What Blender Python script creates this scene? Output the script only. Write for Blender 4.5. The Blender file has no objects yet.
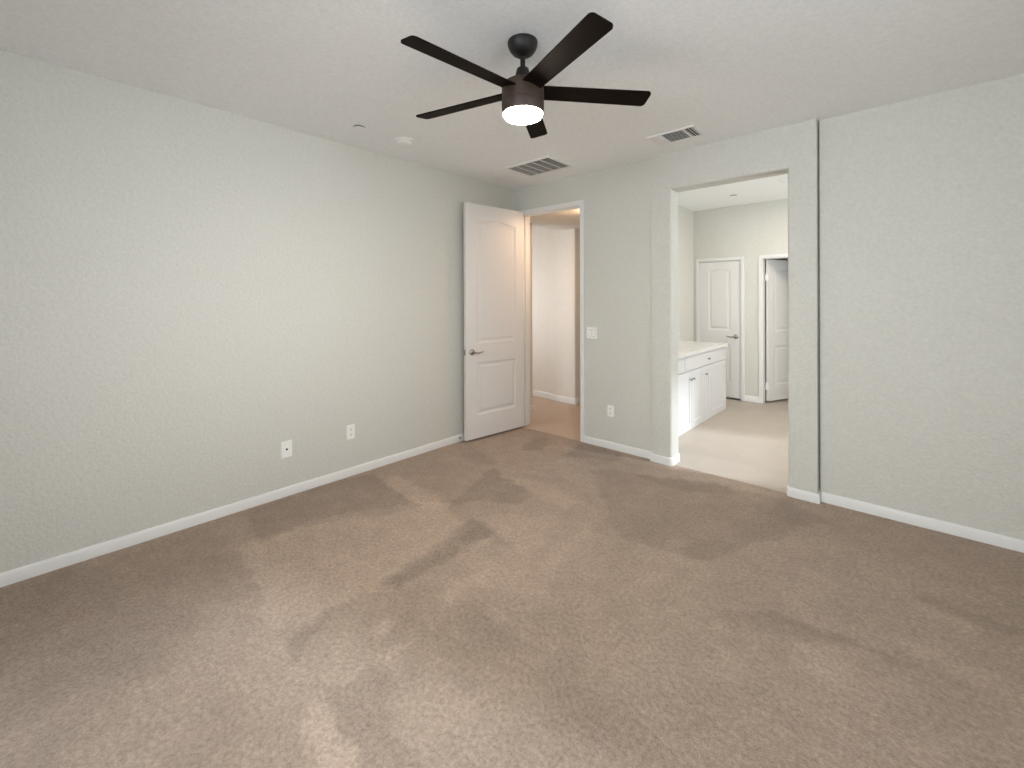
import bpy, bmesh, math, random
import numpy as np
from mathutils import Vector, Matrix
random.seed(7)
PI = math.pi
R = math.radians
sc = bpy.context.scene
COL = sc.collection

# ------------------------------------------------------------------ camera
cam_data = bpy.data.cameras.new('camera')
cam = bpy.data.objects.new('camera', cam_data)
COL.objects.link(cam)
cam_data.sensor_fit = 'HORIZONTAL'
cam_data.sensor_width = 36.0
cam_data.lens = 438.95 / 1024 * 36.0
cam_data.shift_y = -84.0 / 1024
cam_data.clip_start = 0.02
cam.matrix_world = (Matrix.Translation((3.432, -3.81, 1.45)) @ Matrix.Rotation(R(42.116), 4, 'Z')
                    @ Matrix.Rotation(R(90), 4, 'X') @ Matrix.Rotation(-0.002934, 4, 'Z'))
sc.camera = cam

# ------------------------------------------------------------------ world, exposure
world = bpy.data.worlds.new('sky')
sc.world = world
world.use_nodes = True
bg = world.node_tree.nodes['Background']
bg.inputs['Color'].default_value = (0.80, 0.90, 1.0, 1)
bg.inputs['Strength'].default_value = 4.2
sc.view_settings.view_transform = 'Standard'
sc.view_settings.look = 'None'
sc.view_settings.gamma = 1.0
sc.view_settings.use_curve_mapping = False
sc.view_settings.exposure = 0.0

# ------------------------------------------------------------------ daylight at the windows, hallway lamp, added fill lights
def area(name, loc, rot, sx, sy, power, color, spread=180):
    l = bpy.data.lights.new(name, 'AREA')
    l.shape = 'RECTANGLE'; l.size = sx; l.size_y = sy
    l.energy = power; l.color = color; l.spread = R(spread)
    o = bpy.data.objects.new(name, l); COL.objects.link(o)
    o.location = loc; o.rotation_euler = rot
    return o
# window in the front wall (behind the camera), light falls towards +Y
area('window_daylight_front', (3.20, -6.32, 1.60), (R(90), 0, 0), 1.5, 1.5, 31, (0.91, 0.96, 1.0), 80)
# unseen light added in the right wall, narrowed to brighten the left wall
area('added_light_right', (4.47, -2.80, 1.60), (R(90), 0, R(90)), 1.0, 1.2, 8.6, (0.92, 0.96, 1.0), 55)
# bathroom window: soft sky light and low hazy sun, plus an added unseen warm fill
area('window_daylight_bathroom', (4.42, 1.20, 1.75), (R(90), 0, R(90)), 1.5, 1.2, 27, (0.92, 0.98, 1.0))
sun = bpy.data.lights.new('sun', 'SUN'); sun.energy = 3.2; sun.angle = R(7); sun.color = (0.84, 0.93, 1.0)
suno = bpy.data.objects.new('sun', sun); COL.objects.link(suno)
suno.rotation_euler = Vector((-1.0, -0.23, -0.63)).to_track_quat('-Z', 'Y').to_euler()
area('bathroom_fill', (3.00, 1.90, 2.76), (0, 0, 0), 0.3, 0.3, 27, (1.0, 0.84, 0.68))
# hallway: an added unseen fill for the far wall, and a recessed downlight near the doorway
area('hallway_fill', (-1.05, 0.16, 1.45), (R(90), 0, 0), 1.1, 1.3, 12.5, (0.98, 0.98, 1.0))
area('hallway_downlight', (0.785, 0.33, 2.425), (0, 0, 0), 0.10, 0.10, 10.5, (1.0, 0.66, 0.42))
sc.cycles.diffuse_bounces = 8
sc.cycles.max_bounces = 12

# ------------------------------------------------------------------ materials
def nodes_of(m):
    m.use_nodes = True
    return m.node_tree.nodes, m.node_tree.links, m.node_tree.nodes['Principled BSDF']
def plain(name, color, rough=0.5, metal=0.0, bump=0.0, scale=120.0, var=0.0):
    m = bpy.data.materials.new(name)
    n, l, p = nodes_of(m)
    p.inputs['Base Color'].default_value = (*color, 1)
    p.inputs['Roughness'].default_value = rough
    p.inputs['Metallic'].default_value = metal
    tc = n.new('ShaderNodeTexCoord')
    nz = n.new('ShaderNodeTexNoise')
    nz.inputs['Scale'].default_value = scale
    nz.inputs['Detail'].default_value = 3
    l.new(tc.outputs['Object'], nz.inputs['Vector'])
    if bump:
        b = n.new('ShaderNodeBump')
        b.inputs['Strength'].default_value = bump
        b.inputs['Distance'].default_value = 0.002
        l.new(nz.outputs['Fac'], b.inputs['Height'])
        l.new(b.outputs['Normal'], p.inputs['Normal'])
    if var:
        mx = n.new('ShaderNodeMix'); mx.data_type = 'RGBA'
        mx.inputs[6].default_value = (*[c * (1 - var) for c in color], 1)
        mx.inputs[7].default_value = (*[min(1, c * (1 + var)) for c in color], 1)
        l.new(nz.outputs['Fac'], mx.inputs[0])
        l.new(mx.outputs[2], p.inputs['Base Color'])
    return m
def textured_paint(name, color, rough=0.75, strength=0.55):
    """orange-peel sprayed drywall texture under flat paint"""
    m = bpy.data.materials.new(name)
    n, l, p = nodes_of(m)
    p.inputs['Roughness'].default_value = rough
    p.inputs['Specular IOR Level'].default_value = 0.3
    tc = n.new('ShaderNodeTexCoord')
    a = n.new('ShaderNodeTexNoise'); a.inputs['Scale'].default_value = 55; a.inputs['Detail'].default_value = 4
    a.inputs['Roughness'].default_value = 0.6
    v = n.new('ShaderNodeTexVoronoi'); v.inputs['Scale'].default_value = 75; v.feature = 'SMOOTH_F1'
    l.new(tc.outputs['Object'], a.inputs['Vector']); l.new(tc.outputs['Object'], v.inputs['Vector'])
    ad = n.new('ShaderNodeMath'); ad.operation = 'ADD'
    l.new(a.outputs['Fac'], ad.inputs[0]); l.new(v.outputs['Distance'], ad.inputs[1])
    b = n.new('ShaderNodeBump'); b.inputs['Strength'].default_value = strength; b.inputs['Distance'].default_value = 0.004
    l.new(ad.outputs[0], b.inputs['Height']); l.new(b.outputs['Normal'], p.inputs['Normal'])
    mx = n.new('ShaderNodeMix'); mx.data_type = 'RGBA'
    mx.inputs[6].default_value = (*[c * 0.88 for c in color], 1)
    mx.inputs[7].default_value = (*[c * 1.12 for c in color], 1)
    l.new(a.outputs['Fac'], mx.inputs[0]); l.new(mx.outputs[2], p.inputs['Base Color'])
    return m
M = {}
M['wall'] = textured_paint('wall_paint_greige', (0.63, 0.625, 0.58))
M['ceiling'] = textured_paint('ceiling_paint', (0.90, 0.915, 0.92), strength=0.12)
M['bath_wall'] = textured_paint('bathroom_wall_paint', (0.66, 0.655, 0.61), strength=0.15)
M['hall_wall'] = textured_paint('hallway_wall_paint', (0.74, 0.71, 0.66), strength=0.1)
M['trim'] = plain('white_trim_paint', (0.78, 0.78, 0.77), 0.4, 0, 0.05, 60)
M['door'] = plain('white_door_paint', (0.76, 0.745, 0.735), 0.42, 0, 0.06, 90)
M['cabinet'] = plain('white_cabinet_paint', (0.70, 0.705, 0.715), 0.4, 0, 0.03, 80)
M['plate'] = plain('white_plastic', (0.88, 0.88, 0.86), 0.35, 0, 0.02, 80)
M['plastic_dark'] = plain('dark_plastic', (0.03, 0.03, 0.03), 0.5)
M['vent'] = plain('white_vent_metal', (0.86, 0.86, 0.85), 0.45, 0.0, 0.02, 80)
M['duct'] = plain('dark_duct', (0.10, 0.097, 0.09), 0.9)
M['nickel'] = plain('satin_nickel', (0.36, 0.34, 0.32), 0.32, 1.0, 0.02, 200)
M['bronze'] = plain('dark_bronze_metal', (0.007, 0.0058, 0.005), 0.5, 0.0, 0.03, 150)
M['lit_housing'] = plain('lamplit_bronze_metal', (0.042, 0.024, 0.016), 0.5, 0.0, 0.03, 150)  # bronze browned, the lamp's warm glow put into its colour
M['register_duct'] = plain('black_duct', (0.03, 0.029, 0.027), 0.9)
M['gap_shade'] = plain('grey_gap_shade', (0.30, 0.30, 0.29), 0.8)
M['rubber'] = plain('white_rubber', (0.7, 0.7, 0.68), 0.7)

def wood_blade():
    m = bpy.data.materials.new('dark_walnut_blade')
    n, l, p = nodes_of(m)
    tc = n.new('ShaderNodeTexCoord')
    mp = n.new('ShaderNodeMapping'); mp.inputs['Scale'].default_value = (3, 60, 60)
    nz = n.new('ShaderNodeTexNoise'); nz.inputs['Scale'].default_value = 2.0; nz.inputs['Detail'].default_value = 5
    cr = n.new('ShaderNodeValToRGB')
    cr.color_ramp.elements[0].position = 0.3; cr.color_ramp.elements[0].color = (0.004, 0.0025, 0.0018, 1)
    cr.color_ramp.elements[1].position = 0.75; cr.color_ramp.elements[1].color = (0.013, 0.007, 0.0045, 1)
    l.new(tc.outputs['Object'], mp.inputs['Vector']); l.new(mp.outputs['Vector'], nz.inputs['Vector'])
    l.new(nz.outputs['Fac'], cr.inputs['Fac']); l.new(cr.outputs['Color'], p.inputs['Base Color'])
    p.inputs['Roughness'].default_value = 0.6
    p.inputs['Specular IOR Level'].default_value = 0.06
    return m
M['blade'] = wood_blade()

def lamp_mat():
    m = bpy.data.materials.new('frosted_lit_diffuser')
    n, l, p = nodes_of(m)
    p.inputs['Base Color'].default_value = (0.9, 0.88, 0.82, 1)
    p.inputs['Roughness'].default_value = 0.4
    p.inputs['Emission Color'].default_value = (1.0, 0.90, 0.75, 1)
    p.inputs['Emission Strength'].default_value = 200.0
    return m
M['lamp'] = lamp_mat()

def glass_mat():
    m = bpy.data.materials.new('window_glass')
    m.use_nodes = True
    n, l = m.node_tree.nodes, m.node_tree.links
    n.clear()
    out = n.new('ShaderNodeOutputMaterial')
    t = n.new('ShaderNodeBsdfTransparent'); g = n.new('ShaderNodeBsdfGlossy')
    g.inputs['Roughness'].default_value = 0.02
    mx = n.new('ShaderNodeMixShader'); mx.inputs[0].default_value = 0.06
    l.new(t.outputs[0], mx.inputs[1]); l.new(g.outputs[0], mx.inputs[2]); l.new(mx.outputs[0], out.inputs['Surface'])
    return m
M['glass'] = glass_mat()

def carpet_mat():
    m = bpy.data.materials.new('beige_cut_pile_carpet')
    n, l, p = nodes_of(m)
    p.inputs['Roughness'].default_value = 0.95
    p.inputs['Specular IOR Level'].default_value = 0.1
    p.inputs['Sheen Weight'].default_value = 0.15
    p.inputs['Sheen Roughness'].default_value = 0.6
    tc = n.new('ShaderNodeTexCoord')
    fine = n.new('ShaderNodeTexNoise'); fine.inputs['Scale'].default_value = 55; fine.inputs['Detail'].default_value = 5
    fine.inputs['Roughness'].default_value = 0.8
    tuft = n.new('ShaderNodeTexVoronoi'); tuft.inputs['Scale'].default_value = 170
    mid = n.new('ShaderNodeTexNoise'); mid.inputs['Scale'].default_value = 14; mid.inputs['Detail'].default_value = 5
    mid.inputs['Roughness'].default_value = 0.65
    for q in (fine, tuft, mid):
        l.new(tc.outputs['Object'], q.inputs['Vector'])
    at = n.new('ShaderNodeAttribute'); at.attribute_name = 'pile_nap_shade'
    cr = n.new('ShaderNodeValToRGB')
    cr.color_ramp.elements[0].position = 0.30; cr.color_ramp.elements[0].color = (0.240, 0.175, 0.131, 1)
    cr.color_ramp.elements[1].position = 0.70; cr.color_ramp.elements[1].color = (0.510, 0.397, 0.317, 1)
    l.new(fine.outputs['Fac'], cr.inputs['Fac'])
    # vertex tone: vacuum strokes, broad tone areas and painted dimming at the left
    m1 = n.new('ShaderNodeMath'); m1.operation = 'MULTIPLY_ADD'
    l.new(mid.outputs['Fac'], m1.inputs[0]); m1.inputs[1].default_value = 0.36; m1.inputs[2].default_value = 0.82
    m2 = n.new('ShaderNodeMath'); m2.operation = 'MULTIPLY'
    l.new(m1.outputs[0], m2.inputs[0]); l.new(at.outputs['Fac'], m2.inputs[1])
    vm = n.new('ShaderNodeVectorMath'); vm.operation = 'SCALE'
    l.new(cr.outputs['Color'], vm.inputs[0]); l.new(m2.outputs[0], vm.inputs['Scale'])
    l.new(vm.outputs[0], p.inputs['Base Color'])
    ad = n.new('ShaderNodeMath'); ad.operation = 'SUBTRACT'
    l.new(fine.outputs['Fac'], ad.inputs[0]); l.new(tuft.outputs['Distance'], ad.inputs[1])
    b = n.new('ShaderNodeBump'); b.inputs['Strength'].default_value = 0.55; b.inputs['Distance'].default_value = 0.008
    l.new(ad.outputs[0], b.inputs['Height']); l.new(b.outputs['Normal'], p.inputs['Normal'])
    return m
M['carpet'] = carpet_mat()

def tile_mat(name, color, sx, sy):
    m = bpy.data.materials.new(name)
    n, l, p = nodes_of(m)
    p.inputs['Roughness'].default_value = 0.45
    tc = n.new('ShaderNodeTexCoord')
    br = n.new('ShaderNodeTexBrick')
    br.inputs['Color1'].default_value = (*color, 1)
    br.inputs['Color2'].default_value = (*[c * 0.96 for c in color], 1)
    br.inputs['Mortar'].default_value = (*[c * 0.90 for c in color], 1)
    br.inputs['Scale'].default_value = 1.0
    br.inputs['Mortar Size'].default_value = 0.003
    br.inputs['Brick Width'].default_value = sx; br.inputs['Row Height'].default_value = sy
    l.new(tc.outputs['Object'], br.inputs['Vector'])
    nz = n.new('ShaderNodeTexNoise'); nz.inputs['Scale'].default_value = 5; nz.inputs['Detail'].default_value = 6
    l.new(tc.outputs['Object'], nz.inputs['Vector'])
    ma = n.new('ShaderNodeMath'); ma.operation = 'MULTIPLY_ADD'
    l.new(nz.outputs['Fac'], ma.inputs[0]); ma.inputs[1].default_value = 0.2; ma.inputs[2].default_value = 0.9
    vm = n.new('ShaderNodeVectorMath'); vm.operation = 'SCALE'
    l.new(br.outputs['Color'], vm.inputs[0]); l.new(ma.outputs[0], vm.inputs['Scale'])
    l.new(vm.outputs[0], p.inputs['Base Color'])
    return m
M['bath_tile'] = tile_mat('beige_bathroom_tile', (0.46, 0.40, 0.345), 0.45, 0.45)
M['hall_tile'] = tile_mat('tan_hallway_tile', (0.50, 0.385, 0.30), 0.45, 0.45)

def marble():
    m = bpy.data.materials.new('white_marbled_counter')
    n, l, p = nodes_of(m)
    p.inputs['Roughness'].default_value = 0.18
    tc = n.new('ShaderNodeTexCoord')
    nz = n.new('ShaderNodeTexNoise'); nz.inputs['Scale'].default_value = 4; nz.inputs['Detail'].default_value = 8
    nz.inputs['Distortion'].default_value = 1.5
    cr = n.new('ShaderNodeValToRGB')
    cr.color_ramp.elements[0].position = 0.35; cr.color_ramp.elements[0].color = (0.74, 0.735, 0.72, 1)
    cr.color_ramp.elements[1].position = 0.6; cr.color_ramp.elements[1].color = (0.80, 0.795, 0.78, 1)
    l.new(tc.outputs['Object'], nz.inputs['Vector']); l.new(nz.outputs['Fac'], cr.inputs['Fac'])
    l.new(cr.outputs['Color'], p.inputs['Base Color'])
    return m
M['marble'] = marble()

# ------------------------------------------------------------------ mesh helpers
def box(bm, x0, x1, y0, y1, z0, z1, bevel=0.0, seg=2):
    vs = [bm.verts.new((x, y, z)) for x in (x0, x1) for y in (y0, y1) for z in (z0, z1)]
    fs = [bm.faces.new([vs[i] for i in q]) for q in
          ((0, 1, 3, 2), (4, 6, 7, 5), (0, 4, 5, 1), (2, 3, 7, 6), (0, 2, 6, 4), (1, 5, 7, 3))]
    if bevel:
        es = list({e for f in fs for e in f.edges})
        bmesh.ops.bevel(bm, geom=es, offset=bevel, segments=seg, profile=0.5, affect='EDGES')
    return vs
def prism(bm, pts, z0, z1, xf=lambda p: p):
    """closed outline in the XY plane extruded along Z (then mapped by xf)"""
    lo = [bm.verts.new(xf((x, y, z0))) for x, y in pts]
    hi = [bm.verts.new(xf((x, y, z1))) for x, y in pts]
    k = len(pts)
    fs = [bm.faces.new(lo[::-1]), bm.faces.new(hi)]
    for i in range(k):
        fs.append(bm.faces.new((lo[i], lo[(i + 1) % k], hi[(i + 1) % k], hi[i])))
    return fs
def lathe(bm, prof, seg=48, axis='Z', org=(0, 0, 0)):
    """prof: list of (radius, height); radius 0 closes the end"""
    rings = []
    ox, oy, oz = org
    def put(r, h, a):
        c, s = r * math.cos(a), r * math.sin(a)
        if axis == 'Z': return (ox + c, oy + s, oz + h)
        if axis == 'X': return (ox + h, oy + c, oz + s)
        return (ox + s, oy + h, oz + c)
    for r, h in prof:
        if r < 1e-6: rings.append([bm.verts.new(put(0, h, 0))])
        else: rings.append([bm.verts.new(put(r, h, 2 * PI * i / seg)) for i in range(seg)])
    for a, b in zip(rings, rings[1:]):
        for i in range(seg):
            j = (i + 1) % seg
            if len(a) == 1 and len(b) == 1: continue
            if len(a) == 1: bm.faces.new((a[0], b[i], b[j]))
            elif len(b) == 1: bm.faces.new((a[i], b[0], a[j]))
            else: bm.faces.new((a[i], b[i], b[j], a[j]))
def tube(bm, pts, rad, seg=12):
    """round bar along pts with one radius per point"""
    pts = [Vector(p) for p in pts]
    if not isinstance(rad, (list, tuple)): rad = [rad] * len(pts)
    rings = []
    up = Vector((0, 0, 1))
    for i, p in enumerate(pts):
        d = (pts[min(i + 1, len(pts) - 1)] - pts[max(i - 1, 0)]).normalized()
        u = d.cross(up)
        if u.length < 1e-4: u = d.cross(Vector((1, 0, 0)))
        u.normalize(); w = d.cross(u)
        rings.append([bm.verts.new(p + (u * math.cos(2 * PI * k / seg) + w * math.sin(2 * PI * k / seg)) * rad[i]) for k in range(seg)])
    for a, b in zip(rings, rings[1:]):
        for k in range(seg):
            bm.faces.new((a[k], a[(k + 1) % seg], b[(k + 1) % seg], b[k]))
    bm.faces.new(rings[0][::-1]); bm.faces.new(rings[-1])
def new(): return bmesh.new()
def obj(name, bm, mat, parent=None, smooth=None, loc=None, rot=None):
    bmesh.ops.recalc_face_normals(bm, faces=bm.faces[:])
    me = bpy.data.meshes.new(name)
    bm.to_mesh(me); bm.free()
    me.materials.append(mat)
    if smooth is not None:
        me.polygons.foreach_set('use_smooth', [True] * len(me.polygons))
        me.set_sharp_from_angle(angle=R(smooth))
    o = bpy.data.objects.new(name, me)
    COL.objects.link(o)
    if parent: o.parent = parent
    if loc: o.location = loc
    if rot: o.rotation_euler = rot
    return o
def tag(o, label, cat, group=None, kind=None):
    o['label'] = label; o['category'] = cat
    if group: o['group'] = group
    if kind: o['kind'] = kind
    return o
def struct(o, label=None, cat=None):
    o['kind'] = 'structure'
    if label: o['label'] = label
    if cat: o['category'] = cat
    return o
def thing(name, label, cat, loc=(0, 0, 0), rz=0, group=None, kind=None):
    o = bpy.data.objects.new(name, None)
    o.empty_display_size = 0.1
    COL.objects.link(o)
    o.location = loc; o.rotation_euler = (0, 0, rz)
    return tag(o, label, cat, group, kind)
def copy_thing(root, loc, rot=None, label=None):
    r = root.copy(); COL.objects.link(r); r.location = loc
    if rot is not None: r.rotation_euler = rot
    if label: r['label'] = label
    for ch in list(root.children):
        c = ch.copy(); COL.objects.link(c); c.parent = r
        for g in list(ch.children):
            d = g.copy(); COL.objects.link(d); d.parent = c
    return r

H = 2.734            # bedroom ceiling
HB = 2.80            # bathroom ceiling
XR, YF = 4.35, -6.20 # right and front walls of the bedroom
TW = 0.13            # wall thickness
BP = -0.043          # front of the furred-out pier around the bathroom opening
BX0, BX1 = 1.718, 2.948
RY = 0.012           # recessed right part of the back wall
OX0, OX1, OZ = 1.895, 2.768, 2.412
DX0, DX1, DZ = 0.137, 0.945, 2.43    # hallway doorway rough opening

# ------------------------------------------------------------------ floors
NAP_AND_SHADE = [  # vacuum strokes, plus dimming of the left floor painted into the colour
    (-0.14, [(1.28, -1.81), (1.51, -1.85), (1.53, -2.55), (1.42, -2.58)]),
    (-0.09, [(0.05, -2.39), (0.02, -2.11), (0.12, -1.88), (0.88, -1.95), (0.82, -2.15), (0.62, -2.45), (0.55, -2.69), (0.56, -2.88), (0.05, -2.84)]),
    (-0.07, [(0.01, -4.03), (0.07, -3.00), (0.60, -3.02), (0.96, -3.08), (1.20, -3.49), (1.37, -3.67), (1.55, -3.79), (1.38, -3.94)]),  # dimmer light on the left floor, painted into the carpet
    (0.11, [(1.83, -3.14), (1.87, -3.11), (2.18, -3.09), (2.26, -3.12), (2.11, -3.25)]),
    (-0.08, [(1.83, -3.03), (1.86, -2.85), (2.11, -2.98), (2.31, -3.01), (2.20, -3.09), (1.91, -3.10)]),
    (0.12, [(1.62, -2.73), (1.65, -2.66), (1.74, -2.73), (1.77, -2.80), (1.71, -2.80)]),
    (0.08, [(1.82, -3.02), (1.83, -2.66), (1.88, -2.72), (1.85, -3.02)]),
    (-0.09, [(1.44, -3.09), (1.43, -2.86), (1.49, -2.91), (1.52, -3.01), (1.60, -3.09), (1.58, -3.14)]),
    (-0.09, [(0.74, -1.10), (0.97, -1.18), (1.38, -1.31), (1.35, -1.48), (1.12, -1.59), (1.06, -1.75), (0.99, -1.76)]),
    (0.06, [(0.97, -1.18), (1.66, -1.35), (1.72, -1.16), (1.26, -1.04)]),
    (0.06, [(1.30, -1.76), (1.67, -1.40), (1.80, -1.74), (1.76, -1.92), (1.48, -1.82)]),
    (0.08, [(0.24, -1.86), (0.32, -1.74), (1.04, -1.80), (0.95, -1.98)]),
    (-0.12, [(1.03, -0.45), (0.97, -0.05), (1.39, -0.02), (1.50, -0.24)]),
    (-0.10, [(0.50, -0.25), (0.64, -0.12), (0.81, -0.47), (0.63, -0.63)]),
    (-0.08, [(0.30, -1.06), (0.41, -0.93), (0.70, -1.02), (0.62, -1.16)]),
    (0.04, [(1.02, -0.73), (1.11, -0.48), (1.45, -0.50), (1.66, -0.85), (1.41, -0.91)]),
    (-0.08, [(1.70, -0.42), (2.11, -0.27), (2.41, -0.14), (2.47, -0.25), (2.15, -0.48)]),
    (-0.10, [(3.42, -0.92), (3.47, -0.84), (3.80, -0.90), (3.77, -0.99)]),
    (-0.08, [(2.93, -1.52), (3.04, -1.48), (3.36, -1.45), (3.45, -1.47), (3.28, -1.52), (3.13, -1.53)]),
    (0.07, [(3.36, -1.36), (3.47, -1.30), (3.72, -1.33), (3.63, -1.41)]),
    (0.06, [(3.47, -0.96), (3.54, -0.99), (3.68, -0.98), (3.66, -1.07), (3.49, -1.06)]),
    (0.07, [(2.35, -1.22), (2.43, -1.13), (2.47, -1.28), (2.39, -1.31)]),
    (0.08, [(2.75, -1.75), (2.81, -1.72), (2.84, -1.79), (2.79, -1.80)]),
    (0.06, [(2.86, -1.87), (2.92, -1.84), (2.96, -1.95), (2.90, -2.01)]),
    (0.06, [(3.05, -1.76), (3.09, -1.59), (3.21, -1.56), (3.24, -1.76), (3.12, -1.80)]),
    (-0.06, [(2.77, -1.70), (2.93, -1.47), (3.29, -1.46), (3.38, -1.47), (3.16, -1.55), (2.92, -1.67)]),
    (0.10, [(1.96, -2.36), (2.03, -2.32), (2.12, -2.35), (2.06, -2.38)]),
    (0.07, [(1.71, -2.42), (1.74, -2.30), (1.81, -2.43)]),
    (-0.09, [(1.41, -0.59), (2.18, -0.19), (2.79, -0.12), (3.05, -0.28), (2.57, -1.30), (2.14, -1.41)]),  # broad darker area before the bathroom opening
    (0.09, [(0.48, -2.96), (0.53, -2.44), (0.90, -1.80), (1.38, -1.94), (1.43, -2.60), (1.42, -2.86), (1.34, -3.09)]),  # broad lighter area on the left half
    (-0.01, [(2.20, -2.40), (2.47, -1.83), (3.02, -1.99), (2.94, -2.39), (2.63, -2.70)]),
    (-0.04, [(1.91, -2.66), (1.85, -2.37), (2.20, -2.40), (2.22, -2.71)]),
    (0.05, [(1.37, -2.10), (1.90, -1.70), (1.92, -1.28), (2.11, -2.15), (1.84, -2.29)]),
    (0.05, [(1.72, -2.44), (1.71, -2.15), (1.80, -2.17), (1.82, -2.36), (1.81, -2.49)]),
]
def carpet():
    step = 0.02
    nx, ny = int(round(XR / step)), int(round((0 - YF) / step))
    xs = np.linspace(0, XR, nx + 1); ys = np.linspace(YF, 0, ny + 1)
    X, Y = np.meshgrid(xs, ys, indexing='ij')
    rng = np.random.RandomState(3)
    def smooth_noise(cell):
        gx, gy = int(XR / cell) + 3, int(-YF / cell) + 3
        g = rng.rand(gx, gy) - 0.5
        fx, fy = X / cell, (Y - YF) / cell
        ix, iy = fx.astype(int), fy.astype(int)
        tx, ty = fx - ix, fy - iy
        tx = tx * tx * (3 - 2 * tx); ty = ty * ty * (3 - 2 * ty)
        return (g[ix, iy] * (1 - tx) * (1 - ty) + g[ix + 1, iy] * tx * (1 - ty)
                + g[ix, iy + 1] * (1 - tx) * ty + g[ix + 1, iy + 1] * tx * ty)
    wx = X + 0.05 * smooth_noise(0.12) + 0.05 * smooth_noise(0.045)
    wy = Y + 0.05 * smooth_noise(0.12) + 0.05 * smooth_noise(0.045)
    nap_shade = np.ones_like(X) + 0.08 * smooth_noise(0.7) + 0.10 * smooth_noise(0.25) + 0.10 * smooth_noise(0.11) + 0.08 * smooth_noise(0.05)
    for amt, poly in NAP_AND_SHADE:
        soft = 0.16 if amt == -0.07 else 0.035      # the painted dimming at the left fades out gently
        inside = np.zeros(X.shape, bool); dist = np.full(X.shape, 9.0)
        k = len(poly)
        for i in range(k):
            (ax, ay), (bx, by) = poly[i], poly[(i + 1) % k]
            cross = (ay > wy) != (by > wy)
            xin = (bx - ax) * (wy - ay) / ((by - ay) if abs(by - ay) > 1e-9 else 1e-9) + ax
            inside ^= cross & (wx < xin)
            dx, dy = bx - ax, by - ay
            t = np.clip(((wx - ax) * dx + (wy - ay) * dy) / (dx * dx + dy * dy + 1e-9), 0, 1)
            dist = np.minimum(dist, np.hypot(wx - ax - t * dx, wy - ay - t * dy))
        sd = np.where(inside, dist, -dist)
        nap_shade += 1.9 * amt * np.clip(sd / soft + 0.5, 0, 1)
    Z = 0.002 * smooth_noise(0.1)
    Z[0, :] = Z[-1, :] = 0; Z[:, 0] = Z[:, -1] = 0
    verts = np.stack([X, Y, Z], -1).reshape(-1, 3)
    idx = np.arange((nx + 1) * (ny + 1)).reshape(nx + 1, ny + 1)
    q = np.stack([idx[:-1, :-1], idx[1:, :-1], idx[1:, 1:], idx[:-1, 1:]], -1).reshape(-1, 4)
    me = bpy.data.meshes.new('floor')
    me.from_pydata(verts.tolist(), [], q.tolist())
    a = me.attributes.new('pile_nap_shade', 'FLOAT', 'POINT')
    a.data.foreach_set('value', nap_shade.reshape(-1).astype(np.float32))
    me.polygons.foreach_set('use_smooth', [True] * len(me.polygons))
    me.materials.append(M['carpet'])
    o = bpy.data.objects.new('floor', me); COL.objects.link(o)
    return struct(o, 'beige cut pile carpet covering the bedroom, with vacuum marks and painted-in dimming at the left', 'carpet')
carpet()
bm = new(); box(bm, 0.985, 4.35, BP, 6.2, -0.06, -0.004)
struct(obj('floor_bathroom', bm, M['bath_tile']), 'pale beige tile floor of the bathroom through the wide opening', 'floor')
bm = new(); box(bm, -2.6, 0.985, 0.0, 4.0, -0.06, -0.004)
struct(obj('floor_hallway', bm, M['hall_tile']), 'tan tile floor of the hallway beyond the open door', 'floor')
bm = new(); box(bm, DX0, DX1, -0.012, 0.03, -0.004, 0.004, 0.003)
struct(obj('trim_1', bm, M['hall_tile']), 'thin tan threshold strip under the hallway doorway', 'threshold')

# ------------------------------------------------------------------ bedroom shell
bm = new(); box(bm, -TW, 0, YF - TW, TW, -0.05, H)
struct(obj('wall_left', bm, M['wall']), 'long plain greige wall on the left side of the bedroom', 'wall')

def rc(cx, cy, r, a0, a1, n=6):
    return [(cx + r * math.cos(R(a0 + (a1 - a0) * i / n)), cy + r * math.sin(R(a0 + (a1 - a0) * i / n))) for i in range(n + 1)]
bm = new()
box(bm, 0, DX0, 0, TW, -0.05, H)
box(bm, DX0, DX1, 0, TW, DZ, H)
box(bm, DX1, BX0 + 0.02, 0, TW, -0.05, H)
r = 0.020
# left pier of the bathroom opening, bullnose corners
prism(bm, rc(BX0 + 0.004, BP + 0.004, 0.004, 180, 270) + rc(OX0 - r, BP + r, r, -90, 0) + rc(OX0 - r, TW - r, r, 0, 90) + [(BX0, TW)], -0.05, H)
# right pier
prism(bm, rc(OX1 + r, BP + r, r, 180, 270) + rc(BX1 - 0.006, BP + 0.006, 0.006, -90, 0) + [(BX1, TW)] + rc(OX1 + r, TW - r, r, 90, 180), -0.05, H)
# header over the opening with a rounded lower edge
prism(bm, [(BP, H), (TW, H)] + rc(TW - r, OZ + r, r, 0, -90) + rc(BP + r, OZ + r, r, -90, -180), OX0 - r, OX1 + r,
      lambda p: (p[2], p[0], p[1]))
box(bm, BX1 + 0.012, XR, RY, TW, -0.05, H); box(bm, BX1, BX1 + 0.012, 0.075, TW, -0.05, H)  # narrow groove beside the pier, shaped to give a dark shadow line
struct(obj('wall_back', bm, M['wall'], smooth=35), 'greige back wall with the hallway door and the furred-out bathroom opening', 'wall')

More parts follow.
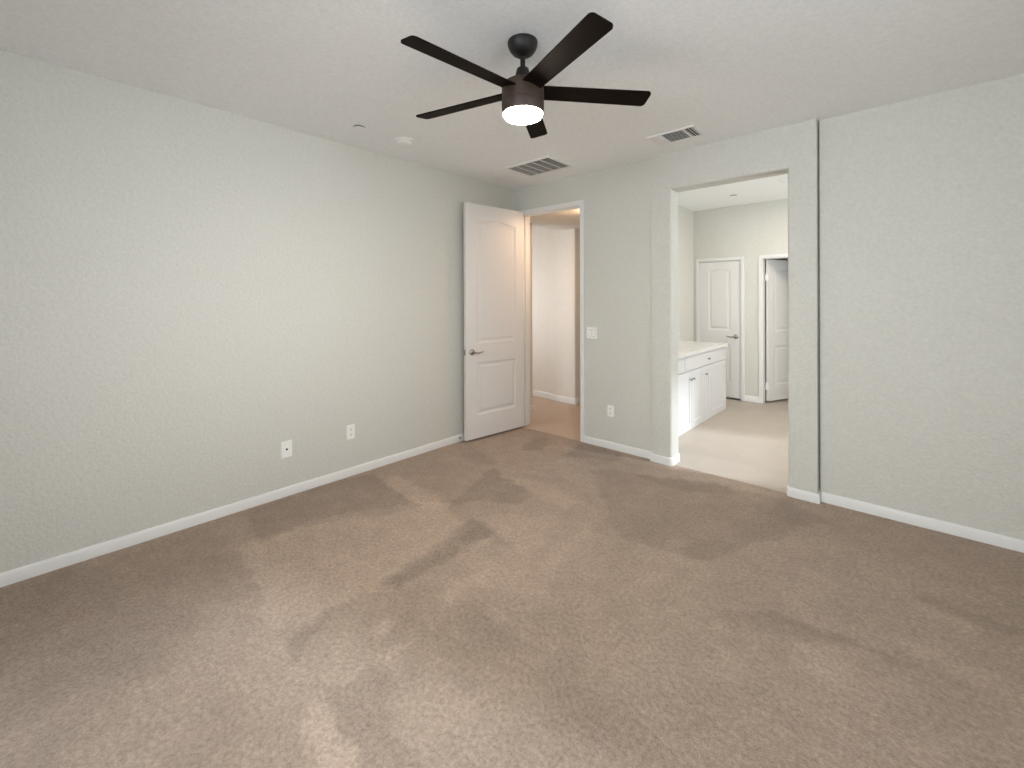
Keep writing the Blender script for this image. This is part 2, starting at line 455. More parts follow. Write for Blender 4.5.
def window_wall(name, horizontal, a0, a1, at, out, wa0, wa1, wz0, wz1, hh, mat, label):
    """wall in the plane x=at or y=at, running a0..a1, thick outwards, with one window hole"""
    bm = new()
    def bx(p0, p1, z0, z1):
        t0, t1 = sorted((at, at + out))
        if horizontal: box(bm, p0, p1, t0, t1, z0, z1)
        else: box(bm, t0, t1, p0, p1, z0, z1)
    bx(a0, wa0, -0.05, hh); bx(wa1, a1, -0.05, hh); bx(wa0, wa1, -0.05, wz0); bx(wa0, wa1, wz1, hh)
    return struct(obj(name, bm, mat), label, 'wall')
def window(name, horizontal, at, out, wa0, wa1, wz0, wz1, label):
    t0, t1 = sorted((at + out * 0.55, at + out * 0.9))
    tm = (t0 + t1) / 2
    def bx(bm, p0, p1, z0, z1, s0=t0, s1=t1):
        if horizontal: box(bm, p0, p1, s0, s1, z0, z1, 0.004)
        else: box(bm, s0, s1, p0, p1, z0, z1, 0.004)
    root = thing(name, label, 'window', kind='structure')
    bm = new(); w = 0.045
    bx(bm, wa0, wa0 + w, wz0, wz1); bx(bm, wa1 - w, wa1, wz0, wz1)
    bx(bm, wa0 + w, wa1 - w, wz0, wz0 + w); bx(bm, wa0 + w, wa1 - w, wz1 - w, wz1)
    mid = (wa0 + wa1) / 2; bx(bm, mid - 0.02, mid + 0.02, wz0 + w, wz1 - w)
    obj('window_frame', bm, M['trim'], root)
    bm = new()
    bx2 = lambda p0, p1: (box(bm, p0, p1, tm - 0.003, tm + 0.003, wz0 + w, wz1 - w) if horizontal
                          else box(bm, tm - 0.003, tm + 0.003, p0, p1, wz0 + w, wz1 - w))
    bx2(wa0 + w, mid - 0.02); bx2(mid + 0.02, wa1 - w)
    obj('window_pane', bm, M['glass'], root)
    return root
window_wall('wall_front', True, -TW, XR + TW, YF, -TW, 2.40, 4.00, 0.85, 2.35, H, M['wall'], 'greige wall behind the camera with a white framed window')
window('window_1', True, YF, -TW, 2.40, 4.00, 0.85, 2.35, 'white framed sliding window in the wall behind the camera')
window_wall('wall_right', False, YF, TW, XR, TW, -3.45, -2.15, 0.90, 2.30, HB, M['wall'], 'greige right wall beside the camera with an added white framed window')
window('window_3_added', False, XR, TW, -3.45, -2.15, 0.90, 2.30, 'unseen white framed sliding window added in the right wall to light the left wall')
bm = new(); box(bm, -TW, XR + TW, YF - TW, TW * 0.5, H, H + 0.06)
struct(obj('ceiling', bm, M['ceiling']), 'flat off-white bedroom ceiling carrying the fan and vents', 'ceiling')

# baseboards: profile (depth from wall, height)
def base_run(bm, pts, h=0.068, t=0.013):
    """pts: plan polyline; the board stands on the right-hand side of its direction"""
    prof = [(0, 0), (t, 0), (t, h - 0.014), (t - 0.004, h - 0.004), (t - 0.009, h), (0, h)]
    P = [Vector((x, y, 0)) for x, y in pts]
    rings = []
    for i, p in enumerate(P):
        ds = []
        if i: ds.append((P[i] - P[i - 1]).normalized())
        if i < len(P) - 1: ds.append((P[i + 1] - P[i]).normalized())
        ns = [Vector((d.y, -d.x, 0)) for d in ds]
        nn = sum(ns, Vector()).normalized()
        k = 1 / max(0.3, nn.dot(ns[0]))
        rings.append([bm.verts.new(p + nn * (k * d) + Vector((0, 0, z))) for d, z in prof])
    n = len(prof)
    for a, b in zip(rings, rings[1:]):
        for i in range(n):
            j = (i + 1) % n
            bm.faces.new((a[i], a[j], b[j], b[i]))
    bm.faces.new(rings[0]); bm.faces.new(rings[-1][::-1])
bm = new(); base_run(bm, [(0, YF), (0, 0)])
struct(obj('baseboard_left', bm, M['trim'], smooth=40), 'white baseboard along the long left wall', 'baseboard')
bm = new(); base_run(bm, [(DX1 + 0.038, 0), (BX0, 0)])
base_run(bm, [(0, 0), (DX0 - 0.052, 0)])
struct(obj('baseboard_back', bm, M['trim'], smooth=40), 'white baseboard on the back wall between hallway door and bathroom opening', 'baseboard')
bm = new(); base_run(bm, [(BX0, 0.0), (BX0, BP)] + rc(OX0 - r, BP + r, r, -90, 0) + rc(OX0 - r, TW - r, r, 0, 90))
struct(obj('baseboard_pier', bm, M['trim'], smooth=40), 'white baseboard wrapping the left jamb of the bathroom opening', 'baseboard')
bm = new(); base_run(bm, rc(OX1 + r, TW - r, r, 90, 180)[0:] + rc(OX1 + r, BP + r, r, 180, 270) + [(BX1, BP), (BX1, 0.074)])
struct(obj('baseboard_pier_right', bm, M['trim'], smooth=40), 'white baseboard wrapping the right jamb of the bathroom opening', 'baseboard')
bm = new(); base_run(bm, [(BX1 + 0.018, RY), (XR, RY)])
struct(obj('baseboard_right', bm, M['trim'], smooth=40), 'white baseboard on the recessed right part of the back wall', 'baseboard')

# ------------------------------------------------------------------ doors
def outline(x0, x1, z0, z1, d, arch=0.0, n=14):
    pts = [(x0 + d, z0 + d), (x1 - d, z0 + d)]
    if arch:
        w = (x1 - x0) / 2 - d
        for i in range(n + 1):
            t = 1 - 2 * i / n
            pts.append(((x0 + x1) / 2 + w * t, z1 - d + arch * (0.5 + 0.5 * math.cos(PI * min(1, abs(t) * 1.0)))))
    else:
        pts += [(x1 - d, z1 - d), (x0 + d, z1 - d)]
    return pts
def panel_slab(W, z0, z1, T, panels):
    """moulded two-panel slab: width along X, faces at y=0 and y=-T"""
    bm = new()
    steps = [(0.0, 0.0), (0.010, -0.005), (0.020, -0.0075), (0.034, -0.0075), (0.052, -0.0025)]
    rims = []
    for face, sgn in ((0.0, 1), (-T, -1)):
        rim = [bm.verts.new((x, face, z)) for x, z in ((0, z0), (W, z0), (W, z1), (0, z1))]
        rims.append(rim)
        edges = [bm.edges.new((rim[i], rim[(i + 1) % 4])) for i in range(4)]
        for (a0, a1, b0, b1, arch) in panels:
            loops = [[bm.verts.new((x, face + sgn * dy, z)) for x, z in outline(a0, a1, b0, b1, d, arch)] for d, dy in steps]
            k = len(loops[0])
            edges += [bm.edges.new((loops[0][i], loops[0][(i + 1) % k])) for i in range(k)]
            for p, q in zip(loops, loops[1:]):
                for i in range(k):
                    bm.faces.new((p[i], p[(i + 1) % k], q[(i + 1) % k], q[i]))
            bm.faces.new(loops[-1])
        bmesh.ops.triangle_fill(bm, edges=edges, use_beauty=True, use_dissolve=False)
    for i in range(4):
        j = (i + 1) % 4
        bm.faces.new((rims[0][i], rims[0][j], rims[1][j], rims[1][i]))
    return bm
def lever(parent, x, z, face, sgn, toward):
    """lever handle on the face y=face, sgn = outward direction, lever pointing to x direction 'toward'"""
    bm = new()
    prof = [(0, 0), (0.033, 0), (0.033, 0.004), (0.028, 0.010), (0.014, 0.013), (0.011, 0.016), (0.011, 0.045), (0.0, 0.047)]
    lathe(bm, [(q, face + sgn * h) for q, h in prof], 32, 'Y', (x, 0, z))
    ro = obj('door_handle', bm, M['nickel'], parent, smooth=40)
    bm = new()
    y = face + sgn * 0.043
    pts = [(x, y, z), (x + toward * 0.025, y + sgn * 0.003, z - 0.002), (x + toward * 0.05, y + sgn * 0.004, z - 0.007),
           (x + toward * 0.08, y + sgn * 0.002, z - 0.003), (x + toward * 0.105, y, z + 0.003), (x + toward * 0.118, y - sgn * 0.002, z + 0.004)]
    tube(bm, pts, [0.0105, 0.010, 0.0088, 0.0080, 0.0075, 0.004], 14)
    obj('lever', bm, M['nickel'], ro, smooth=60)
def hinge(parent, x, y, z, sx):
    bm = new()
    lathe(bm, [(0, -0.047), (0.005, -0.047), (0.0062, -0.044), (0.0062, 0.044), (0.005, 0.047), (0, 0.047)], 14, 'Z', (x, y, z))
    obj('hinge', bm, M['nickel'], parent, smooth=40)

# hallway door, swung open against the left wall
d_open = math.atan2(-0.79, -0.093)
T = 0.035; W = 0.797
door1 = thing('door_1', 'tall white two-panel door swung open beside the left wall', 'door', (0.190, -0.030, 0), d_open, kind='structure')
slab = obj('door_panel', panel_slab(W, 0.020, 2.446, T, [(0.118, 0.652, 0.258, 0.800, 0), (0.118, 0.652, 1.000, 2.266, 0.034)]), M['door'], door1)
lever(door1, W - 0.078, 0.915, 0.0, 1, -1)
bm = new(); box(bm, W - 0.001, W + 0.0012, -T / 2 - 0.013, -T / 2 + 0.013, 0.888, 0.944, 0.0008)
lp = obj('latch_plate', bm, M['nickel'], door1)
bm = new(); box(bm, W + 0.0012, W + 0.009, -T / 2 - 0.006, -T / 2 + 0.007, 0.906, 0.926, 0.002)
obj('latch_bolt', bm, M['nickel'], lp)
for hz in (0.22, 1.22, 2.22): hinge(door1, -0.006, -T - 0.004, hz, 1)

# casing and jamb of the hallway doorway
def casing(bm, x0, x1, ztop, yf, w=0.045, t=0.014, sgn=-1, z0=0.0):
    """flat casing with an eased outer edge round an opening, on the wall face y=yf (towards sgn)"""
    ya, yb = sorted((yf, yf + sgn * t))
    box(bm, x0 - w, x0, ya, yb, z0, ztop + w, 0.003)
    box(bm, x1, x1 + w, ya, yb, z0, ztop + w, 0.003)
    box(bm, x0, x1, ya, yb, ztop, ztop + w, 0.003)
bm = new(); casing(bm, DX0 + 0.006, DX1 - 0.008, DZ - 0.006, 0.0, 0.046)
casing(bm, DX0 + 0.006, DX1 - 0.008, DZ - 0.006, TW, 0.046, sgn=1)
struct(obj('trim_2', bm, M['trim']), 'white casing round the hallway doorway', 'door casing')
bm = new()
box(bm, DX0 - 0.001, DX0 + 0.012, 0.001, TW - 0.001, 0, DZ, 0.001); box(bm, DX1 - 0.012, DX1 + 0.001, 0.001, TW - 0.001, 0, DZ, 0.001)
box(bm, DX0 + 0.012, DX1 - 0.012, 0.001, TW - 0.001, DZ - 0.012, DZ + 0.001, 0.001)
box(bm, DX0 + 0.012, DX0 + 0.022, 0.042, 0.075, 0, DZ - 0.012, 0.002); box(bm, DX1 - 0.022, DX1 - 0.012, 0.042, 0.075, 0, DZ - 0.012, 0.002)
box(bm, DX0 + 0.022, DX1 - 0.022, 0.042, 0.075, DZ - 0.022, DZ - 0.012, 0.002)
struct(obj('trim_3', bm, M['trim']), 'white jamb and stop inside the hallway doorway', 'door jamb')

# door stop on the left baseboard
ds = thing('door_stop', 'small spring door stop on the left baseboard behind the open door', 'door stop', (0.013, -0.835, 0.040))
bm = new(); lathe(bm, [(0, 0), (0.011, 0), (0.011, 0.004), (0.006, 0.006), (0, 0.006)], 18, 'X')
obj('stop_base', bm, M['nickel'], ds, smooth=40)
bm = new()
tube(bm, [(0.005 + 0.024 * i / 60, 0.005 * math.cos(i * 0.9), 0.005 * math.sin(i * 0.9)) for i in range(61)], 0.0012, 6)
obj('spring', bm, M['nickel'], ds, smooth=60)
bm = new(); lathe(bm, [(0, 0.029), (0.007, 0.029), (0.007, 0.036), (0.005, 0.039), (0, 0.039)], 18, 'X')
obj('bumper', bm, M['rubber'], ds, smooth=40)

# ------------------------------------------------------------------ hallway
HLX = -0.20
bm = new(); box(bm, -0.34, HLX, TW, 0.60, -0.05, 2.72)
struct(obj('wall_hallway_left', bm, M['hall_wall']), 'short hallway wall end just inside the open door', 'wall')
rr = 0.02
bm = new()
prism(bm, [(-2.6, 1.335), (-0.53, 1.335), (-0.48, 1.328), (-0.36, 1.292), (-0.31, 1.285)] + rc(-rr, 1.285 + rr, rr, -90, 0) + [(0, 3.9), (-2.6, 3.9)], -0.05, 2.72)
struct(obj('wall_hallway_far', bm, M['hall_wall'], smooth=35), 'cream hallway wall seen through the open door', 'wall')
bm = new(); box(bm, -2.6, 1.0, 3.9, 4.0, -0.05, 2.72); box(bm, -2.72, -2.6, TW, 4.0, -0.05, 2.72)
box(bm, -2.6, -0.22, TW - 0.13, TW, -0.05, 2.72)
struct(obj('wall_hallway_end', bm, M['hall_wall']), 'hallway end walls out of sight', 'wall')
bm = new()
base_run(bm, [(-2.6, 1.335), (-0.53, 1.335), (-0.48, 1.328), (-0.36, 1.292), (-0.31, 1.285)] + rc(-rr, 1.285 + rr, rr, -90, 0) + [(0, 3.9)], 0.085)
struct(obj('baseboard_hallway', bm, M['trim'], smooth=40), 'white baseboard at the foot of the cream hallway wall', 'baseboard')
bm = new(); base_run(bm, [(HLX, 0.60), (HLX, TW)][::-1], 0.085)
struct(obj('baseboard_hallway_left', bm, M['trim'], smooth=40), 'white baseboard on the short hallway wall end', 'baseboard')
# hallway ceiling: low, coved upwards to the left
bm = new()
prof = []
for i in range(25):
    x = 0.86 - 3.46 * i / 24
    t = max(0.0, min(1.0, (-0.15 - x) / 0.75)); t = t * t * (3 - 2 * t)
    prof.append((x, 2.437 + 0.135 * t))
prism(bm, prof + [(-2.6, 2.75), (0.86, 2.75)], TW, 4.0, lambda p: (p[0], p[2], p[1]))
struct(obj('ceiling_hallway', bm, M['hall_wall'], smooth=35), 'low hallway ceiling rising to the left above the cream wall', 'ceiling')

# ------------------------------------------------------------------ bathroom
YB = 3.05
BW = 0.985
bm = new(); box(bm, BW - 0.135, BW, TW, YB + 0.12, -0.05, HB)
struct(obj('wall_bathroom_left', bm, M['bath_wall']), 'bathroom side wall behind the vanity', 'wall')
A0, A1, AZ = 1.062, 1.652, 2.02     # closed door opening
B0, B1, BZ = 1.918, 2.70, 2.02      # open door opening
bm = new()
box(bm, BW, A0, YB, YB + 0.12, -0.05, HB); box(bm, A1, B0, YB, YB + 0.12, -0.05, HB); box(bm, B1, 4.35, YB, YB + 0.12, -0.05, HB)
box(bm, A0, A1, YB, YB + 0.12, AZ, HB); box(bm, B0, B1, YB, YB + 0.12, BZ, HB)
struct(obj('wall_bathroom_far', bm, M['bath_wall']), 'bathroom far wall holding two white doors', 'wall')
window_wall('wall_bathroom_right', False, TW, 6.2, 4.30, TW, 0.35, 1.95, 1.10, 2.30, HB, M['bath_wall'], 'bathroom right wall with a window, out of sight')
window('window_2', False, 4.30, TW, 0.35, 1.95, 1.10, 2.30, 'white framed bathroom window')
bm = new(); box(bm, BW - 0.135, 4.43, TW * 0.5, 6.2, HB, HB + 0.06); box(bm, BW - 0.135, 4.43, TW * 0.5, TW, H, HB)
struct(obj('ceiling_bathroom', bm, M['ceiling']), 'bright white bathroom ceiling', 'ceiling')
# small room behind the open bathroom door
bm = new(); box(bm, 1.60, 1.72, YB + 0.12, 4.9, -0.05, HB); box(bm, 3.2, 3.32, YB + 0.12, 4.9, -0.05, HB); box(bm, 1.6, 3.32, 4.9, 5.02, -0.05, HB); box(bm, BW - 0.135, BW, YB + 0.12, 4.02, -0.05, HB); box(bm, BW, 1.6, 3.9, 4.02, -0.05, HB)
struct(obj('wall_closet', bm, M['bath_wall']), 'walls of the dim room behind the ajar bathroom door', 'wall')
bm = new(); casing(bm, A0, A1, AZ, YB, 0.040, 0.014); casing(bm, B0, B1, BZ, YB, 0.042, 0.014)
struct(obj('trim_4', bm, M['trim']), 'white casings round the two bathroom doors', 'door casing')
bm = new()
for a, b, z in ((A0, A1, AZ), (B0, B1, BZ)):
    box(bm, a - 0.001, a + 0.010, YB, YB + 0.12, 0, z); box(bm, b - 0.010, b + 0.001, YB, YB + 0.12, 0, z); box(bm, a + 0.010, b - 0.010, YB, YB + 0.12, z - 0.010, z + 0.001)
struct(obj('trim_5', bm, M['trim']), 'white jambs inside the two bathroom doorways', 'door jamb')
bm = new(); base_run(bm, [(A1 + 0.04, YB), (B0 - 0.042, YB)], 0.085); base_run(bm, [(B1 + 0.06, YB), (4.30, YB)], 0.085)
struct(obj('baseboard_bathroom', bm, M['trim'], smooth=40), 'white baseboard between the two bathroom doors', 'baseboard')

WA = A1 - A0 - 0.026
door2 = thing('door_2', 'closed white two-panel bathroom door with a lever handle behind the vanity', 'door', (A0 + 0.013, YB + 0.045, 0), 0, kind='structure')
sl = obj('door_panel', panel_slab(WA, 0.022, 2.006, 0.035, [(0.125, WA - 0.130, 0.245, 0.79, 0), (0.125, WA - 0.130, 0.995, 1.885, 0.022)]), M['door'], door2)
lever(door2, WA - 0.060, 0.912, -0.035, -1, -1)
WB = 0.74
door3 = thing('door_3', 'white two-panel bathroom door standing ajar at the right of the opening', 'door', (B0 + 0.024, YB + 0.122, 0), math.atan2(0.43, 0.18), kind='structure')
obj('door_panel', panel_slab(WB, 0.022, 2.006, 0.035, [(0.120, WB - 0.120, 0.245, 0.79, 0), (0.120, WB - 0.120, 0.995, 1.885, 0.022)]), M['door'], door3)
lever(door3, WB - 0.065, 0.912, -0.035, -1, -1)
for hz in (0.23, 1.76): 
    bm = new(); box(bm, -0.028, 0.004, -0.022, -0.004, hz - 0.05, hz + 0.05, 0.002)
    obj('hinge', bm, M['trim'], door3)

# vanity cabinet
VX, VY0, VY1, VZ = 1.623, 0.30, 2.440, 0.824
van = thing('vanity_cabinet', 'white bathroom vanity cabinet with drawer fronts over doors', 'cabinet', (VX, VY0, 0))
bm = new()
box(bm, BW - VX + 0.002, -0.020, 0, VY1 - VY0 - 0.018, 0.045, VZ)
box(bm, BW - VX + 0.002, -0.020, 0, VY1 - VY0 - 0.018, -0.003, 0.045)
obj('carcass', bm, M['cabinet'], van)
bm = new(); box(bm, BW - VX + 0.002, -0.001, VY1 - VY0 - 0.018, VY1 - VY0, -0.003, VZ, 0.002)
obj('end_panel', bm, M['cabinet'], van)
bm = new(); box(bm, -0.020, -0.004, 0, VY1 - VY0 - 0.02, -0.003, 0.0215)
obj('toe_kick', bm, M['cabinet'], van)
def front(name, y0, y1, z0, z1, shaker):
    """door or drawer front: face at x=0, 20 mm thick, recessed shaker field"""
    bm = new(); f = 0.055
    if shaker:
        box(bm, -0.020, 0, y0, y0 + f, z0, z1, 0.0015); box(bm, -0.020, 0, y1 - f, y1, z0, z1, 0.0015)
        box(bm, -0.020, 0, y0 + f, y1 - f, z0, z0 + f, 0.0015); box(bm, -0.020, 0, y0 + f, y1 - f, z1 - f, z1, 0.0015)
        box(bm, -0.020, -0.007, y0 + f - 0.003, y1 - f + 0.003, z0 + f - 0.003, z1 - f + 0.003)
    else:
        box(bm, -0.020, 0, y0, y1, z0, z1, 0.003)
    return obj(name, bm, M['cabinet'], van)
def knob(parent, y, z):
    bm = new()
    lathe(bm, [(0, 0), (0.007, 0), (0.005, 0.006), (0.005, 0.012), (0.012, 0.016), (0.014, 0.021), (0.011, 0.026), (0, 0.028)], 20, 'X', (0, y, z))
    obj('knob', bm, M['nickel'], parent, smooth=40)
q = lambda y: y - VY0
for y0, y1, ky in ((0.31, 0.735, 0.69), (0.745, 1.180, 1.140), (1.188, 1.585, 1.225), (1.593, 1.815, 1.632)):
    f = front('door', q(y0), q(y1), 0.022, 0.650, True)
    knob(f, q(ky), 0.560)
front('filler_panel', q(1.823), q(2.420), 0.022, 0.650, True)
for y0, y1, ky in ((0.31, 0.99, 0.65), (1.00, 2.420, 1.735)):
    f = front('drawer_front', q(y0), q(y1), 0.660, 0.816, False)
    knob(f, q(ky), 0.733)
# counter lying on it
bm = new(); box(bm, BW + 0.003, VX + 0.022, VY0, VY1 + 0.015, VZ + 0.001, VZ + 0.041, 0.004)
box(bm, BW + 0.003, BW + 0.022, VY0, VY1 + 0.015, VZ + 0.041, VZ + 0.14, 0.003)
tag(obj('countertop', bm, M['marble']), 'white marbled vanity countertop in the bathroom', 'countertop')
# ------------------------------------------------------------------ ceiling fan
FX, FY = 2.008, -2.150
fan = thing('ceiling_fan', 'dark bronze five-blade ceiling fan with a lit round lamp', 'ceiling fan', (FX, FY, H))
def lz(z): return z - H
bm = new()
lathe(bm, [(0, 0), (0.074, 0), (0.075, -0.006), (0.073, -0.020), (0.066, -0.038), (0.053, -0.056), (0.036, -0.067), (0.020, -0.073), (0, -0.075)], 48)
obj('canopy', bm, M['bronze'], fan, smooth=40)
bm = new(); lathe(bm, [(0, lz(2.670)), (0.0125, lz(2.670)), (0.0125, lz(2.59)), (0, lz(2.59))], 24)
obj('downrod', bm, M['bronze'], fan, smooth=40)
bm = new(); lathe(bm, [(0, lz(2.606)), (0.018, lz(2.606)), (0.029, lz(2.600)), (0.042, lz(2.552)), (0.046, lz(2.520)), (0, lz(2.520))], 32)
obj('coupling_cover', bm, M['bronze'], fan, smooth=40)
bm = new()
lathe(bm, [(0, lz(2.532)), (0.060, lz(2.532)), (0.092, lz(2.526)), (0.102, lz(2.518)), (0.105, lz(2.505)), (0.105, lz(2.436)), (0.103, lz(2.434)), (0.103, lz(2.431)),
           (0.105, lz(2.429)), (0.105, lz(2.378)), (0.103, lz(2.374)), (0.098, lz(2.374)), (0.098, lz(2.400)), (0, lz(2.400))], 64)
obj('motor_housing', bm, M['lit_housing'], fan, smooth=30)
bm = new(); lathe(bm, [(0, lz(2.398)), (0.0975, lz(2.398)), (0.0975, lz(2.371)), (0.092, lz(2.360)), (0.078, lz(2.354)), (0.045, lz(2.350)), (0, lz(2.349))], 64)
obj('lamp_diffuser', bm, M['lamp'], fan, smooth=40)
def blade_mesh():
    # along +X from the hub, CCW edge (+Y) lower
    bm = new()
    L0, L1, w0, w1 = 0.085, 0.653, 0.049, 0.056
    pts = [(L0, -w0), ] + [(L0, w0)]
    cr = 0.022
    out = [(L0, -w0)]
    out += [(x, y) for x, y in rc(L1 - cr, -w1 + cr, cr, -90, 0, 5)]
    out += [(x, y) for x, y in rc(L1 - cr, w1 - cr, cr, 0, 90, 5)]
    out += [(L0, w0)]
    prism(bm, out, -0.0035, 0.0035)
    bmesh.ops.rotate(bm, verts=bm.verts[:], cent=(0, 0, 0), matrix=Matrix.Rotation(R(-12), 3, 'X'))
    return bm
def iron_mesh():
    bm = new()
    prism(bm, [(0.080, -0.030), (0.150, -0.022), (0.165, -0.012), (0.165, 0.012), (0.150, 0.022), (0.080, 0.030)], 0.0038, 0.010)
    bmesh.ops.rotate(bm, verts=bm.verts[:], cent=(0, 0, 0), matrix=Matrix.Rotation(R(-12), 3, 'X'))
    return bm
b0 = obj('blade', blade_mesh(), M['blade'], fan, loc=(0, 0, lz(2.487)), rot=(0, 0, R(265.4)))
i0 = obj('blade_bracket', iron_mesh(), M['bronze'], b0)
for k in range(1, 5):
    b = b0.copy(); COL.objects.link(b); b.parent = fan; b.rotation_euler = (0, R((0, 1.3, 0, -1.6, -0.3)[k]), R(265.4 + 72 * k))
    i = i0.copy(); COL.objects.link(i); i.parent = b

# ------------------------------------------------------------------ ceiling fittings
def vent_frame(bm, x0, x1, y0, y1, w, z, t=0.008):
    """bevelled frame below the ceiling z"""
    outer = [(x0, y0), (x1, y0), (x1, y1), (x0, y1)]
    inner = [(x0 + w, y0 + w), (x1 - w, y0 + w), (x1 - w, y1 - w), (x0 + w, y1 - w)]
    o0 = [bm.verts.new((x, y, z)) for x, y in outer]
    o1 = [bm.verts.new((x + (0.004 if x == x0 else -0.004), y + (0.004 if y == y0 else -0.004), z - t)) for x, y in outer]
    i1 = [bm.verts.new((x, y, z - t)) for x, y in inner]
    i0 = [bm.verts.new((x, y, z)) for x, y in inner]
    for a, b in ((o0, o1), (o1, i1), (i1, i0), (i0, o0)):
        for i in range(4):
            j = (i + 1) % 4
            bm.faces.new((a[i], a[j], b[j], b[i]))
def slat(bm, c, axis, length, width, tilt, z, th=0.0012):
    """tilted thin louvre: runs along axis through c=(x,y)"""
    vs = box(bm, -length / 2, length / 2, -width / 2, width / 2, -th / 2, th / 2)
    m = Matrix.Translation((c[0], c[1], z)) @ Matrix.Rotation(0 if axis == 'X' else PI / 2, 4, 'Z') @ Matrix.Rotation(tilt, 4, 'X')
    for v in vs: v.co = m @ v.co

ret = thing('return_air_grille', 'large louvred return air grille in the ceiling corner near the open door', 'vent', (0, 0, H))
gx0, gx1, gy0, gy1 = 0.513, 1.063, -0.700, -0.288
bm = new(); vent_frame(bm, gx0, gx1, gy0, gy1, 0.034, 0); obj('frame', bm, M['vent'], ret)
bm = new(); box(bm, gx0 + 0.03, gx1 - 0.03, gy0 + 0.03, gy1 - 0.03, -0.0012, -0.0004); obj('backing', bm, M['duct'], ret)
nx = 5; pw = (gx1 - gx0 - 0.068) / nx
for k in range(1, nx):
    bm = new(); x = gx0 + 0.034 + k * pw
    box(bm, x - 0.006, x + 0.006, gy0 + 0.034, gy1 - 0.034, -0.0085, -0.002, 0.001)
    obj('divider', bm, M['vent'], ret)
for k in range(nx):
    bm = new()
    for i in range(6):
        x = gx0 + 0.034 + k * pw + (i + 0.5) * pw / 6
        slat(bm, (x, (gy0 + gy1) / 2), 'Y', gy1 - gy0 - 0.068, 0.0085, R(42), -0.0060)
    obj('louvre_bank', bm, M['vent'], ret)

def register(name, label, x0, x1, y0, y1, z, l_end, m_end):
    rg = thing(name, label, 'vent', (0, 0, z), 0, 'ceiling supply registers')
    bm = new(); vent_frame(bm, x0, x1, y0, y1, 0.020, 0)
    for x in (l_end, m_end): box(bm, x - 0.007, x + 0.007, y0 + 0.02, y1 - 0.02, -0.008, -0.002)
    obj('frame', bm, M['vent'], rg)
    bm = new(); box(bm, x0 + 0.016, x1 - 0.016, y0 + 0.016, y1 - 0.016, -0.0012, -0.0004); obj('backing', bm, M['register_duct'], rg)
    bm = new(); n = 5
    for i in range(n):
        x = x0 + 0.020 + (i + 0.5) * (l_end - 0.007 - x0 - 0.020) / n
        slat(bm, (x, (y0 + y1) / 2), 'Y', y1 - y0 - 0.04, 0.019, R(-32), -0.006)
    obj('louvre_bank', bm, M['vent'], rg)
    bm = new(); n = 8
    for i in range(n):
        y = y0 + 0.020 + (i + 0.5) * (y1 - y0 - 0.04) / n
        slat(bm, ((l_end + m_end) / 2, y), 'X', m_end - l_end - 0.014, 0.0040, R(60), -0.0055)
    obj('louvre_bank', bm, M['vent'], rg)
    bm = new(); n = 3
    for i in range(n):
        x = m_end + 0.007 + (i + 0.5) * (x1 - 0.020 - m_end - 0.007) / n
        slat(bm, (x, (y0 + y1) / 2), 'Y', y1 - y0 - 0.04, 0.0085, R(20), -0.0055)
    obj('louvre_bank', bm, M['vent'], rg)
    return rg
register('supply_register', 'small three-way supply register in the ceiling above the bathroom opening', 1.893, 2.262, -0.520, -0.272, H, 1.995, 2.172)
register('supply_register', 'small supply register in the bright bathroom ceiling', 2.33, 2.63, 1.86, 2.06, HB, 2.42, 2.54)

sm = thing('smoke_detector', 'round white smoke detector on the ceiling left of the fan', 'smoke detector', (0.437, -1.775, H))
bm = new(); lathe(bm, [(0, 0), (0.074, 0), (0.075, -0.006), (0.073, -0.011), (0.068, -0.013), (0, -0.013)], 48)
obj('base_ring', bm, M['plate'], sm, smooth=35)
bm = new(); lathe(bm, [(0.056, -0.012), (0.056, -0.018), (0.059, -0.020), (0.058, -0.034), (0.051, -0.041), (0.035, -0.044), (0, -0.045)], 48)
obj('sensor_cover', bm, M['plate'], sm, smooth=35)
bm = new(); lathe(bm, [(0, -0.0455), (0.005, -0.0455), (0.006, -0.0435), (0, -0.0435)], 16, 'Z', (0.022, 0.01, 0))
obj('test_button', bm, M['vent'], sm, smooth=35)

sp = thing('sprinkler_cover', 'flat round white sprinkler cover on the ceiling left of the smoke detector', 'sprinkler', (0.415, -2.155, H), 0, 'sprinkler covers')
bm = new(); lathe(bm, [(0, 0), (0.040, 0), (0.040, -0.009), (0, -0.009)], 36); obj('cup', bm, M['duct'], sp, smooth=35)  # dark colour stands for the gap shadow above the cover
bm = new(); lathe(bm, [(0, -0.009), (0.043, -0.009), (0.044, -0.011), (0.042, -0.013), (0, -0.013)], 40); obj('cover_plate', bm, M['ceiling'], sp, smooth=35)
sp2 = copy_thing(sp, (1.745, 2.352, HB), label='tiny round sprinkler cover on the bathroom ceiling')

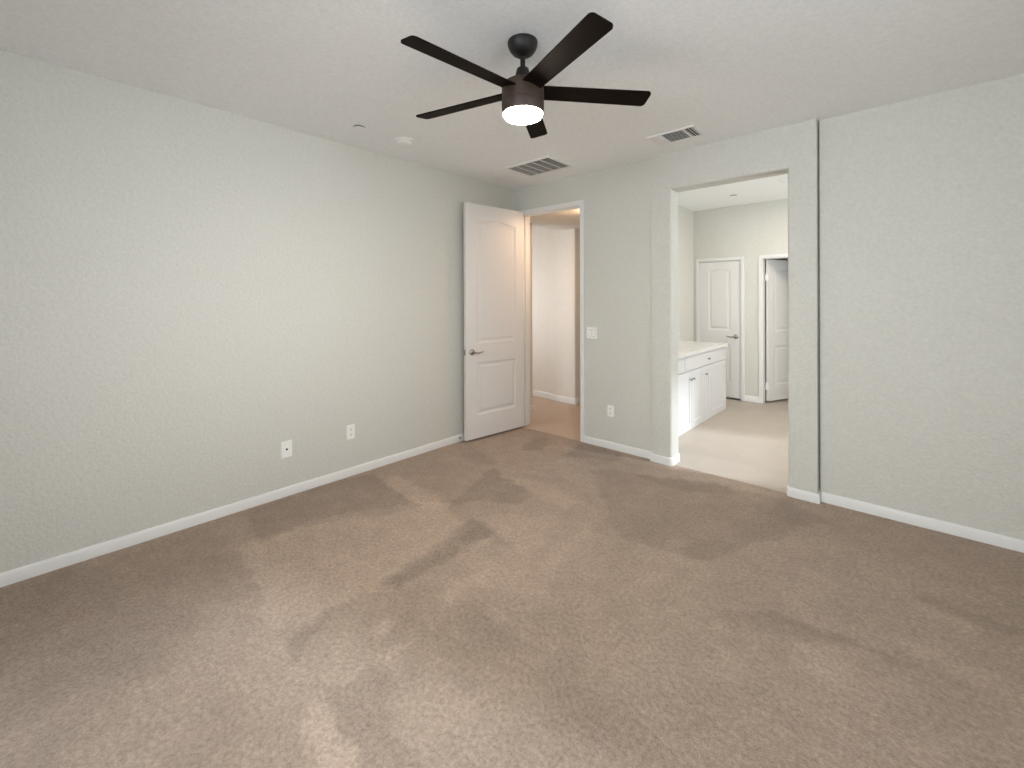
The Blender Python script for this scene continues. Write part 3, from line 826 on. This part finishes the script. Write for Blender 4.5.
# ------------------------------------------------------------------ wall plates (built facing -Y at the wall plane, then turned)
def plate_mesh(w, h, rad=0.004, t=0.006):
    bm = new()
    o = []
    for cx, cz, a in ((w / 2 - rad, h / 2 - rad, 0), (-w / 2 + rad, h / 2 - rad, 90), (-w / 2 + rad, -h / 2 + rad, 180), (w / 2 - rad, -h / 2 + rad, 270)):
        o += rc(cx, cz, rad, a, a + 90, 4)
    k = len(o)
    loops = [[bm.verts.new((x * s, y, z * s2)) for x, z in o] for y, s, s2 in ((0, 1, 1), (-t * 0.6, 1, 1), (-t, 1 - 0.006 / w, 1 - 0.006 / h))]
    for a, b in zip(loops, loops[1:]):
        for i in range(k): bm.faces.new((a[i], a[(i + 1) % k], b[(i + 1) % k], b[i]))
    bm.faces.new(loops[0]); bm.faces.new(loops[-1])
    return bm
def screws(parent, zs, xs=(0,)):
    for x in xs:
        for z in zs:
            bm = new(); lathe(bm, [(0, -0.0058), (0.003, -0.0058), (0.0026, -0.0068), (0, -0.007)], 12, 'Y', (x, 0, z))
            obj('screw', bm, M['vent'], parent, smooth=40)
def duplex(root, pl, w=0.034):
    for z in (0.0205, -0.0205):
        bm = new(); o = rc(w / 2 - 0.012, 0.004, 0.012, 0, 90, 4) + rc(-w / 2 + 0.012, 0.004, 0.012, 90, 180, 4) + rc(-w / 2 + 0.012, -0.004, 0.012, 180, 270, 4) + rc(w / 2 - 0.012, -0.004, 0.012, 270, 360, 4)
        prism(bm, o, 0.004, 0.0085, lambda p: (p[0], -p[2], p[1] + z))
        sk = obj('socket', bm, M['plate'], root)
        bm = new()
        box(bm, -0.0085, -0.0055, -0.0090, -0.0080, z - 0.001, z + 0.008); box(bm, 0.0055, 0.0085, -0.0090, -0.0080, z - 0.001, z + 0.008)
        lathe(bm, [(0, -0.0080), (0.0032, -0.0080), (0.0032, -0.0090), (0, -0.0090)], 12, 'Y', (0, 0, z - 0.0085))
        obj('slot', bm, M['plastic_dark'], sk)
left_rot = R(90)
cx = thing('cable_wall_plate', 'white cable wall plate with a dark centre jack low on the left wall', 'wall plate', (0, -2.517, 0.347), left_rot)
obj('plate', plate_mesh(0.078, 0.122), M['plate'], cx)
bm = new(); lathe(bm, [(0, -0.005), (0.0075, -0.005), (0.0075, -0.009), (0.0055, -0.009), (0.0055, -0.015), (0.0035, -0.015), (0.0035, -0.011), (0, -0.011)], 20, 'Y')
obj('jack', bm, M['plastic_dark'], cx, smooth=35)
screws(cx, (0.043, -0.043))
o2 = thing('electrical_outlet', 'white electrical outlet low on the left wall, nearer the open door', 'outlet', (0, -2.012, 0.362), left_rot, 'electrical outlets')
obj('plate', plate_mesh(0.072, 0.118), M['plate'], o2); duplex(o2, None); screws(o2, (0,))
o3 = thing('electrical_outlet', 'white electrical outlet on the back wall beside the hallway door', 'outlet', (1.278, 0, 0.368), 0, 'electrical outlets')
obj('plate', plate_mesh(0.070, 0.112, 0.018), M['plate'], o3); duplex(o3, None); screws(o3, (0,))
sw = thing('light_switch', 'white double rocker light switch on the back wall by the hallway door', 'light switch', (1.070, 0, 1.117), 0)
obj('plate', plate_mesh(0.118, 0.116), M['plate'], sw)
for x in (-0.023, 0.023):
    bm = new()
    prism(bm, [(-0.033, 0.004), (0.033, 0.004), (0.033, 0.0105), (0.0, 0.0068), (-0.033, 0.0072)], x - 0.0165, x + 0.0165, lambda p: (p[2], -p[1], p[0]))
    rk = obj('rocker', bm, M['plate'], sw)
    bm = new(); box(bm, x - 0.0185, x + 0.0185, -0.0063, -0.0050, -0.035, 0.035)  # grey sheet painting the shade in the gap round the rocker
    obj('rocker_gap_shade', bm, M['gap_shade'], rk)
screws(sw, (0.048, -0.048), (-0.023, 0.023))
